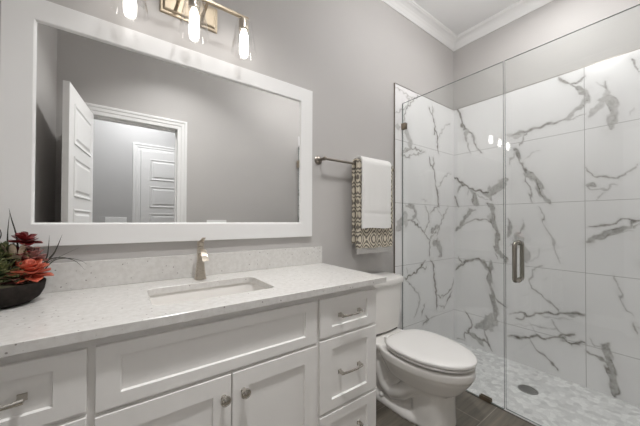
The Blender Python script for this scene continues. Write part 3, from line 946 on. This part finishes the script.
rosette('maroon_rosette', (-0.276, -0.118, 1.005), 0.030, M['maroon'], ((5, 5, 1.0), (4, 35, .8)), 0.8, (0.3, math.radians(-80)), stem=(-0.285, -0.115, ZS-0.01))
GS = ((9, 0, 1.0), (8, 25, .95), (7, 50, .85), (5, 75, .7))
for c_, R_g, W_g in (((-0.330, -0.175, 0.932), 0.058, .34), ((-0.298, -0.165, 0.945), 0.048, .36), ((-0.352, -0.120, 0.985), 0.062, .32), ((-0.304, -0.120, 0.990), 0.055, .30),
                     ((-0.365, -0.160, 0.95), 0.050, .36), ((-0.322, -0.145, 0.972), 0.052, .34), ((-0.270, -0.165, 0.930), 0.036, .4), ((-0.295, -0.085, 0.955), 0.055, .3), ((-0.345, -0.150, 1.005), 0.042, .36)):
    rosette('green_rosette', c_, R_g, M['green'], GS, W_g, (0.25, math.radians(-80)), stem=(c_[0], c_[1]+0.005, ZS-0.015))
b = MB()
for k in range(3):
    petal(b, (-0.288+0.006*k, -0.13, 0.965), -PI/2+0.9*(k-1), math.radians(72), 0.075, 0.018, 0.3, 0.0)
b.tube([(-0.288, -0.13, ZS-0.01), (-0.286, -0.13, 0.968)], 0.004, 8)
b.build('pointed_bud', M['buff'], pl, True)
def blade(pts, w_):
    b = MB(); pts = [Vector(p) for p in pts]
    # smooth by Catmull-Rom
    P = []
    for i in range(len(pts)-1):
        p0, p1, p2, p3 = pts[max(i-1, 0)], pts[i], pts[i+1], pts[min(i+2, len(pts)-1)]
        for k in range(6):
            u = k/6; P.append(0.5*((2*p1)+(p2-p0)*u+(2*p0-5*p1+4*p2-p3)*u*u+(3*p1-p0-3*p2+p3)*u**3))
    P.append(pts[-1])
    rad = [max(0.0003, 1.5*w_*(1-(i/(len(P)-1))**1.8)) for i in range(len(P))]
    b.tube(P, rad, 6)
    b.build('grass_blade', M['blade'], pl, True)
blade([(-0.27, -0.11, ZS-0.01), (-0.30, -0.10, 1.00), (-0.304, -0.10, 1.064), (-0.300, -0.10, 1.138)], 0.0022)
blade([(-0.27, -0.11, ZS-0.01), (-0.283, -0.10, 1.047), (-0.296, -0.10, 1.115), (-0.302, -0.10, 1.15)], 0.0018)
blade([(-0.24, -0.11, ZS-0.01), (-0.217, -0.10, 0.962), (-0.193, -0.10, 1.002), (-0.175, -0.10, 1.062)], 0.0030)
blade([(-0.24, -0.11, ZS-0.01), (-0.222, -0.10, 0.955), (-0.211, -0.10, 0.995), (-0.207, -0.10, 1.060)], 0.0024)
blade([(-0.24, -0.11, ZS-0.01), (-0.215, -0.10, 0.968), (-0.180, -0.10, 0.982), (-0.140, -0.10, 0.966), (-0.113, -0.10, 0.931)], 0.0017)
blade([(-0.24, -0.11, ZS-0.01), (-0.20, -0.10, 0.968), (-0.165, -0.10, 0.978), (-0.128, -0.10, 0.968), (-0.108, -0.10, 0.951)], 0.0014)
blade([(-0.24, -0.11, ZS-0.01), (-0.215, -0.10, 0.96), (-0.18, -0.10, 0.985), (-0.13, -0.10, 1.013)], 0.0012)
blade([(-0.33, -0.11, ZS-0.01), (-0.33, -0.10, 1.02), (-0.318, -0.10, 1.07), (-0.34, -0.10, 1.12)], 0.0018)

# ------------------------------------------------------------------ towel bar and towels
tb = thing('towel_bar', 'brushed nickel towel bar on the grey wall beside the shower', 'towel bar', (1.31, 0, 1.492))
BZ, BY, BX0, BX1 = 1.497, -0.070, 0.998, 1.640
MB().tube([(BX0-0.004, BY, BZ), (BX1+0.004, BY, BZ)], 0.0085, 16).build('rail', M['nickel_dark'], tb, True, 40)
for x in (BX0, BX1):
    b = MB()
    b.lathe([(0.027, 0.0003), (0.027, 0.006), (0.022, 0.010), (0.012, 0.014), (0.0095, 0.020), (0.0095, 0.058), (0.0125, 0.062), (0.0125, 0.078), (0.0095, 0.081), (0.0005, 0.082)], (x, 0, BZ), 28, axis='y')
    b.build('post', M['nickel_dark'], tb, True, 40)

def towel(name, x0, x1, zf, zb, rin, th, m, label, amp, seed, grooves=()):
    """draped over the bar: front layer to zf, back layer to zb; rin = radius of the inner face round the bar"""
    rg = random.Random(seed)
    ph = [rg.uniform(0, 6.28) for _ in range(6)]
    path = []
    nf = 46
    for k in range(nf+1): path.append(('b', zb + (BZ-zb)*k/nf))
    for k in range(1, 12): path.append(('a', PI*k/12))
    for k in range(nf+1): path.append(('f', BZ - (BZ-zf)*k/nf))
    nx = 36
    def pt(kind, val, d, u):                          # d: 0 inner, 1 outer
        r = rin + th*d
        x = x0 + (x1-x0)*u
        if kind == 'a':
            y = BY + r*math.cos(val); z = BZ + 0.004 + r*math.sin(val)
            return (x, y, z)
        hang = BZ-val
        wv = amp*min(1, hang/0.12)*(math.sin(u*9+ph[0]+hang*2.0)*0.5 + math.sin(u*17+ph[1]-hang*3)*0.3 + math.sin(hang*11+ph[2])*0.25)
        if kind == 'b':
            y = BY + r + min(0.0, wv) ; y = min(y, -0.006)
        else:
            g = 0.0
            for g0, g1 in grooves:
                if g0 < val < g1: g = 0.0025
            y = BY - r + wv - g*(-1 if d == 1 else 0)
            x += 0.008*hang*(u-0.5)*0.6
            edge = 1 - min(1, min(u, 1-u)/0.03)
            y += 0.004*edge*(1 if d == 1 else 0)
        z = val + (0.003*math.sin(u*7+ph[3]) if hang > 0.2 else 0)
        return (x, y, z)
    b = MB()
    cs = []
    for i in range(nx+1):
        u = i/nx
        ring = [pt(k, v_, 1, u) for k, v_ in path] + [pt(k, v_, 0, u) for k, v_ in path[::-1]]
        cs.append(ring)
    b.loft(cs)
    o = b.build(name, m, None, True, 70)
    me = o.data
    at = me.attributes.new('cloth', 'FLOAT_VECTOR', 'POINT')
    co = np.zeros(len(me.vertices)*3); me.vertices.foreach_get('co', co); co = co.reshape(-1, 3)
    uv = np.zeros_like(co); uv[:, 0] = co[:, 0]-x0 + (co[:, 1]-BY)*0.5; uv[:, 1] = co[:, 2]
    at.data.foreach_set('vector', uv.astype(np.float32).ravel())
    rebase(o, ((x0+x1)/2, BY, zf))
    return tag(o, label, 'towel')
t1 = towel('bath_towel', 1.252, 1.603, 0.929, 0.960, 0.0095, 0.022, M['damask'], 'larger cream and charcoal damask bath towel hanging under the white towel', 0.006, 2)
hb_ = MB()
N = 36
rings = []
for i in range(N+1):
    u = i/N; x = 1.252+(1.603-1.252)*u + 0.0026*(u-0.5)
    y = BY-0.0205 + 0.003*math.sin(u*9); z0 = 0.893+0.003*math.sin(u*23)
    rings.append([(x, y-0.008, 0.933), (x, y+0.008, 0.933), (x, y+0.006, z0), (x, y-0.006, z0)])
hb_.loft(rings)
o = hb_.build('fringed_hem', M['hem'], t1)
tag(o, 'grey striped hem along the bottom of the damask towel')
t2 = towel('hand_towel', 1.274, 1.562, 1.064, 1.16, 0.0385, 0.014, M['terry'], 'smaller plain white hand towel laid over the damask towel', 0.004, 5, ((1.158, 1.170),))

# switch plates, seen in the mirror
def switch_plate(x0, x1, z0, z1, y, label):
    t = thing('light_switch_plate', label, 'light switch', ((x0+x1)/2, y, z0), 'white light switch plates')
    MB().box(x0, x1, y+0.0003, y+0.006, z0, z1, 0.002).build('plate', M['plate'], t)
    n = 4; wd = (x1-x0)/n
    for k in range(n):
        xc = x0+wd*(k+0.5)
        MB().box(xc-0.016, xc+0.016, y+0.0055, y+0.009, (z0+z1)/2-0.033, (z0+z1)/2+0.033, 0.001).build('rocker', M['plate'], t)
switch_plate(0.709, 0.915, 1.003, 1.117, YF, 'white switch plate beside the bathroom door, seen in the mirror')
switch_plate(-0.19, 0.03, 1.035, 1.149, HY1, 'white switch plate on the hall wall, seen in the mirror through the doorway')

# ------------------------------------------------------------------ toilet
TC = 1.415
to = thing('toilet', 'white two piece toilet with closed elongated lid beside the vanity', 'toilet', (TC, -0.38, 0))
b = MB()
ring = [  # z, back, front, half width, squareness back/front, mid
    (0.000, -0.430, -0.640, 0.112, 3.0, 2.8, .5), (0.012, -0.430, -0.642, 0.113, 3.0, 2.8, .5), (0.05, -0.435, -0.640, 0.108, 3.0, 2.8, .5),
    (0.12, -0.435, -0.638, 0.106, 2.8, 2.8, .5), (0.192, -0.425, -0.640, 0.109, 2.7, 2.7, .5), (0.202, -0.285, -0.662, 0.128, 2.4, 2.3, .45),
    (0.222, -0.26, -0.690, 0.149, 2.4, 2.1, .42), (0.255, -0.24, -0.715, 0.164, 2.4, 2.0, .42), (0.285, -0.225, -0.735, 0.177, 2.4, 2.0, .42), (0.305, -0.215, -0.745, 0.183, 2.5, 2.0, .42),
    (0.312, -0.21, -0.752, 0.187, 2.5, 2.0, .42), (0.347, -0.21, -0.754, 0.188, 2.6, 2.0, .42), (0.353, -0.21, -0.750, 0.184, 2.6, 2.0, .42), (0.356, -0.213, -0.742, 0.176, 2.6, 2.0, .42)]
b.loft([egg(TC, yb, yf, hw, z, nb, nf, md, 64) for z, yb, yf, hw, nb, nf, md in ring])
# rear deck under the tank, foot, waste passage
b.loft([sup(TC, -0.160, hx, hy, 4, 48, z) for hx, hy, z in ((0.10, 0.105, 0.20), (0.115, 0.115, 0.27), (0.150, 0.125, 0.315), (0.165, 0.130, 0.33), (0.168, 0.132, 0.352), (0.162, 0.128, 0.359))])
b.loft([sup(TC, -0.335, hx, hy, 3.2, 48, z) for hx, hy, z in ((0.132, 0.225, 0.0), (0.133, 0.226, 0.014), (0.126, 0.220, 0.03), (0.108, 0.205, 0.042), (0.07, 0.18, 0.05))])
b.loft([sup(TC, yc, hx, hy, 2.6, 40, z) for yc, hx, hy, z in ((-0.29, 0.095, 0.17, 0.03), (-0.29, 0.090, 0.17, 0.12), (-0.29, 0.092, 0.17, 0.22), (-0.27, 0.115, 0.16, 0.30))])
for s_ in (-1, 1):
    x = TC + s_*0.078
    b.tube([(x, -0.56, 0.245), (x+s_*0.014, -0.47, 0.195), (x+s_*0.016, -0.40, 0.125), (x+s_*0.012, -0.33, 0.085), (x+s_*0.006, -0.265, 0.11), (x+s_*0.004, -0.235, 0.18), (x, -0.20, 0.25), (x-s_*0.01, -0.15, 0.27)],
           [0.045, 0.050, 0.046, 0.043, 0.045, 0.045, 0.045, 0.04], 16)
    b.tube([(x-s_*.01, -0.13, 0.26), (x-s_*.008, -0.125, 0.14), (x-s_*.008, -0.13, 0.03)], 0.045, 14)
bowl = b.build('bowl', M['porcelain'], to, True)
rm = bowl.modifiers.new('remesh', 'REMESH'); rm.mode = 'VOXEL'; rm.voxel_size = 0.0065; rm.use_smooth_shade = True
sm = bowl.modifiers.new('smooth', 'SMOOTH'); sm.factor = 0.5; sm.iterations = 4
b = MB()
b.loft([sup(TC-0.112, -0.26, r, r, 2, 20, z) for r, z in ((0.017, 0.036), (0.017, 0.046), (0.012, 0.056), (0.002, 0.059))])
b.build('bolt_cap', M['porcelain'], to, True)
b = MB()
b.loft([egg(TC, yb, yf, hw, z, 3.0, 2.0, .42, 64) for yb, yf, hw, z in ((-0.292, -0.746, 0.181, 0.3685), (-0.290, -0.752, 0.187, 0.370), (-0.290, -0.753, 0.188, 0.3785), (-0.292, -0.750, 0.185, 0.3815))])
b.build('seat', M['seat'], to, True, 50)
b = MB()
b.loft([egg(TC, yb, yf, hw, z, 3.0, 2.0, .42, 64) for yb, yf, hw, z in ((-0.288, -0.753, 0.187, 0.3865), (-0.284, -0.757, 0.191, 0.388), (-0.284, -0.758, 0.192, 0.398), (-0.286, -0.755, 0.189, 0.403), (-0.296, -0.742, 0.176, 0.4065), (-0.33, -0.70, 0.13, 0.409), (-0.38, -0.62, 0.05, 0.410))])
b.build('lid', M['seat'], to, True, 50)
b = MB()
b.loft([egg(TC, -0.298, -0.738, 0.173, z, 3.0, 2.0, .42, 64) for z in (0.3816, 0.3864)]); b.loft([egg(TC, -0.298, -0.728, 0.162, z, 3.0, 2.0, .42, 64) for z in (0.3565, 0.3684)])
b.build('seat_gap_shade', M['dark_gap'], to)  # dark slabs standing in for the shade between lid, seat and rim
for s_ in (-1, 1):
    MB().box(TC+s_*0.075-0.022, TC+s_*0.075+0.022, -0.292, -0.262, 0.3562, 0.396, 0.006).build('hinge', M['seat'], to)
def tankring(hx, yb, yf, z, bow):
    """flat back, bowed front"""
    out = []
    n = 28
    for k in range(n+1):
        u = -1+2*k/n
        x = hx*math.copysign(abs(math.sin(u*PI/2))**0.9, u)
        y = yf - bow*(1-(x/hx)**2) if abs(u) < 1 else yf
        e = max(0, (abs(x)/hx-0.82)/0.18)
        y += 0.035*e**2.2
        out.append((TC+x, y, z))
    out.append((TC+hx, yb, z)); out.append((TC-hx, yb, z))
    return out
b = MB()
b.loft([tankring(hx, -0.022, yf, z, bw) for hx, yf, z, bw in ((0.165, -0.165, 0.372, .020), (0.176, -0.172, 0.377, .022), (0.184, -0.176, 0.42, .024), (0.193, -0.182, 0.55, .026), (0.200, -0.186, 0.685, .027))])
tk = b.build('tank', M['porcelain'], to, True, 45)
b = MB()
b.loft([tankring(hx, -0.016, yf, z, bw) for hx, yf, z, bw in ((0.206, -0.192, 0.6855, .028), (0.209, -0.196, 0.690, .028), (0.209, -0.196, 0.716, .028), (0.206, -0.193, 0.724, .028), (0.198, -0.185, 0.728, .027))])
b.build('tank_lid', M['porcelain'], to, True, 45)
MB().box(TC-0.15, TC+0.15, -0.17, -0.05, 0.359, 0.373, 0.003).build('tank_gasket', M['dark_gap'], to)
b = MB()
b.lathe([(0.018, 0.0003), (0.018, 0.004), (0.008, 0.006), (0.008, 0.05)], (1.155, 0, 0.17), 20, axis='y')
b.lathe([(0.012, -0.02), (0.012, 0.022), (0.006, 0.024)], (1.155, -0.055, 0.17), 16)
sv = b.build('supply_valve', M['polished'], to, True, 40)
MB().tube([(1.155, -0.055, 0.194), (1.15, -0.06, 0.24), (1.19, -0.08, 0.30), (1.27, -0.09, 0.345), (1.29, -0.09, 0.375)], 0.0055, 10).build('supply_hose', M['valve_white'], to, True)

# ------------------------------------------------------------------ shower glass
GX, YS, GT = 1.8325, -0.735, 2.071
def pane(x0, x1, y0, y1, z0, z1):
    b = MB()
    b.box(x0, x1, y0, y1, z0, z1)
    for f in b.bm.faces:
        c = f.calc_center_median()
        f.material_index = 0 if (abs(c.x-x0) < 1e-6 or abs(c.x-x1) < 1e-6) else 1
    return b
fp = thing('shower_panel', 'fixed clear glass shower panel beside the toilet', 'shower screen', (GX, -0.37, 0.003))
pane(GX-0.0048, GX+0.0048, YS, -0.0125, 0.004, GT).build('glass', [M['glass'], M['glass_edge']], fp)
def clip(y0, y1, z0, z1):
    b = MB(); b.box(GX-0.0125, GX-0.0052, y0, y1, z0, z1, 0.0012); b.box(GX+0.0052, GX+0.0125, y0, y1, z0, z1, 0.0012)
    return b
clip(-0.048, -0.0085, 1.855, 1.905).build('wall_clip', M['bronze'], fp)
clip(-0.048, -0.0085, 0.10, 0.15).build('wall_clip', M['bronze'], fp)
clip(-0.665, -0.600, 0.002, 0.026).build('floor_clip', M['bronze'], fp)
dr = thing('shower_door', 'frameless clear glass shower door with a nickel loop handle', 'shower door', (GX, -1.2, 0.012))
DY0, DY1 = -1.640, YS-0.009
pane(GX-0.0048, GX+0.0048, DY0, DY1, 0.012, GT).build('glass', [M['glass'], M['glass_edge']], dr)
MB().box(GX-0.003, GX+0.003, DY1-0.0002, DY1+0.006, 0.012, GT).build('door_seal', M['seal'], dr)
HZ0, HZ1, HY_ = 0.778, 0.992, -0.808
for s_ in (-1, 1):
    b = MB()
    x0 = GX+s_*0.005; x1 = GX+s_*0.056
    pts = [(x0, HY_, HZ0)]
    for k in range(7): a = PI/2*k/6; pts.append((x1-s_*0.018+s_*0.018*math.sin(a), HY_, HZ0+0.018-0.018*math.cos(a)))
    for k in range(7): a = PI/2*k/6; pts.append((x1-s_*0.018+s_*0.018*math.cos(a), HY_, HZ1-0.018+0.018*math.sin(a)))
    pts.append((x0, HY_, HZ1))
    b.tube(pts, 0.0115, 16)
    for z in (HZ0, HZ1): b.lathe([(0.0145, 0.0), (0.0145, s_*0.004), (0.0105, s_*0.006)], (x0, HY_, z), 20, axis='x')
    b.build('pull_handle', M['handle'], dr, True, 40)
for z in (0.25, 1.80):
    b = MB(); b.box(GX-0.013, GX-0.0052, DY0+0.002, DY0+0.06, z, z+0.09, 0.002); b.box(GX+0.0052, GX+0.013, DY0+0.002, DY0+0.06, z, z+0.09, 0.002)
    b.box(GX-0.025, GX+0.025, -1.6415, -1.637, z, z+0.09, 0.001)
    b.build('hinge', M['nickel'], dr)

# floor drain
fd = thing('floor_drain', 'round dark metal drain in the marble mosaic shower floor', 'drain', (2.275, -0.718, -0.05))
b = MB(); b.lathe([(0.0005, 0.0008), (0.044, 0.0008)], (2.275, -0.718, -0.05), 32, False, False); b.build('drain_well', M['dark_gap'], fd)
b = MB(); b.lathe([(0.046, 0.001), (0.046, 0.004), (0.056, 0.004), (0.058, 0.0005)], (2.275, -0.718, -0.05), 40, False, False)
b.build('rim', M['drain'], fd, True, 40)
b = MB()
for k in range(-4, 5):
    y = k*0.0098; L = math.sqrt(max(0, 0.0465**2-y*y))
    b.box(2.275-L, 2.275+L, -0.718+y-0.0028, -0.718+y+0.0028, -0.0485, -0.0462)
    b.box(2.275+y-0.0028, 2.275+y+0.0028, -0.718-L, -0.718+L, -0.0487, -0.0464)
b.build('grate', M['drain'], fd)
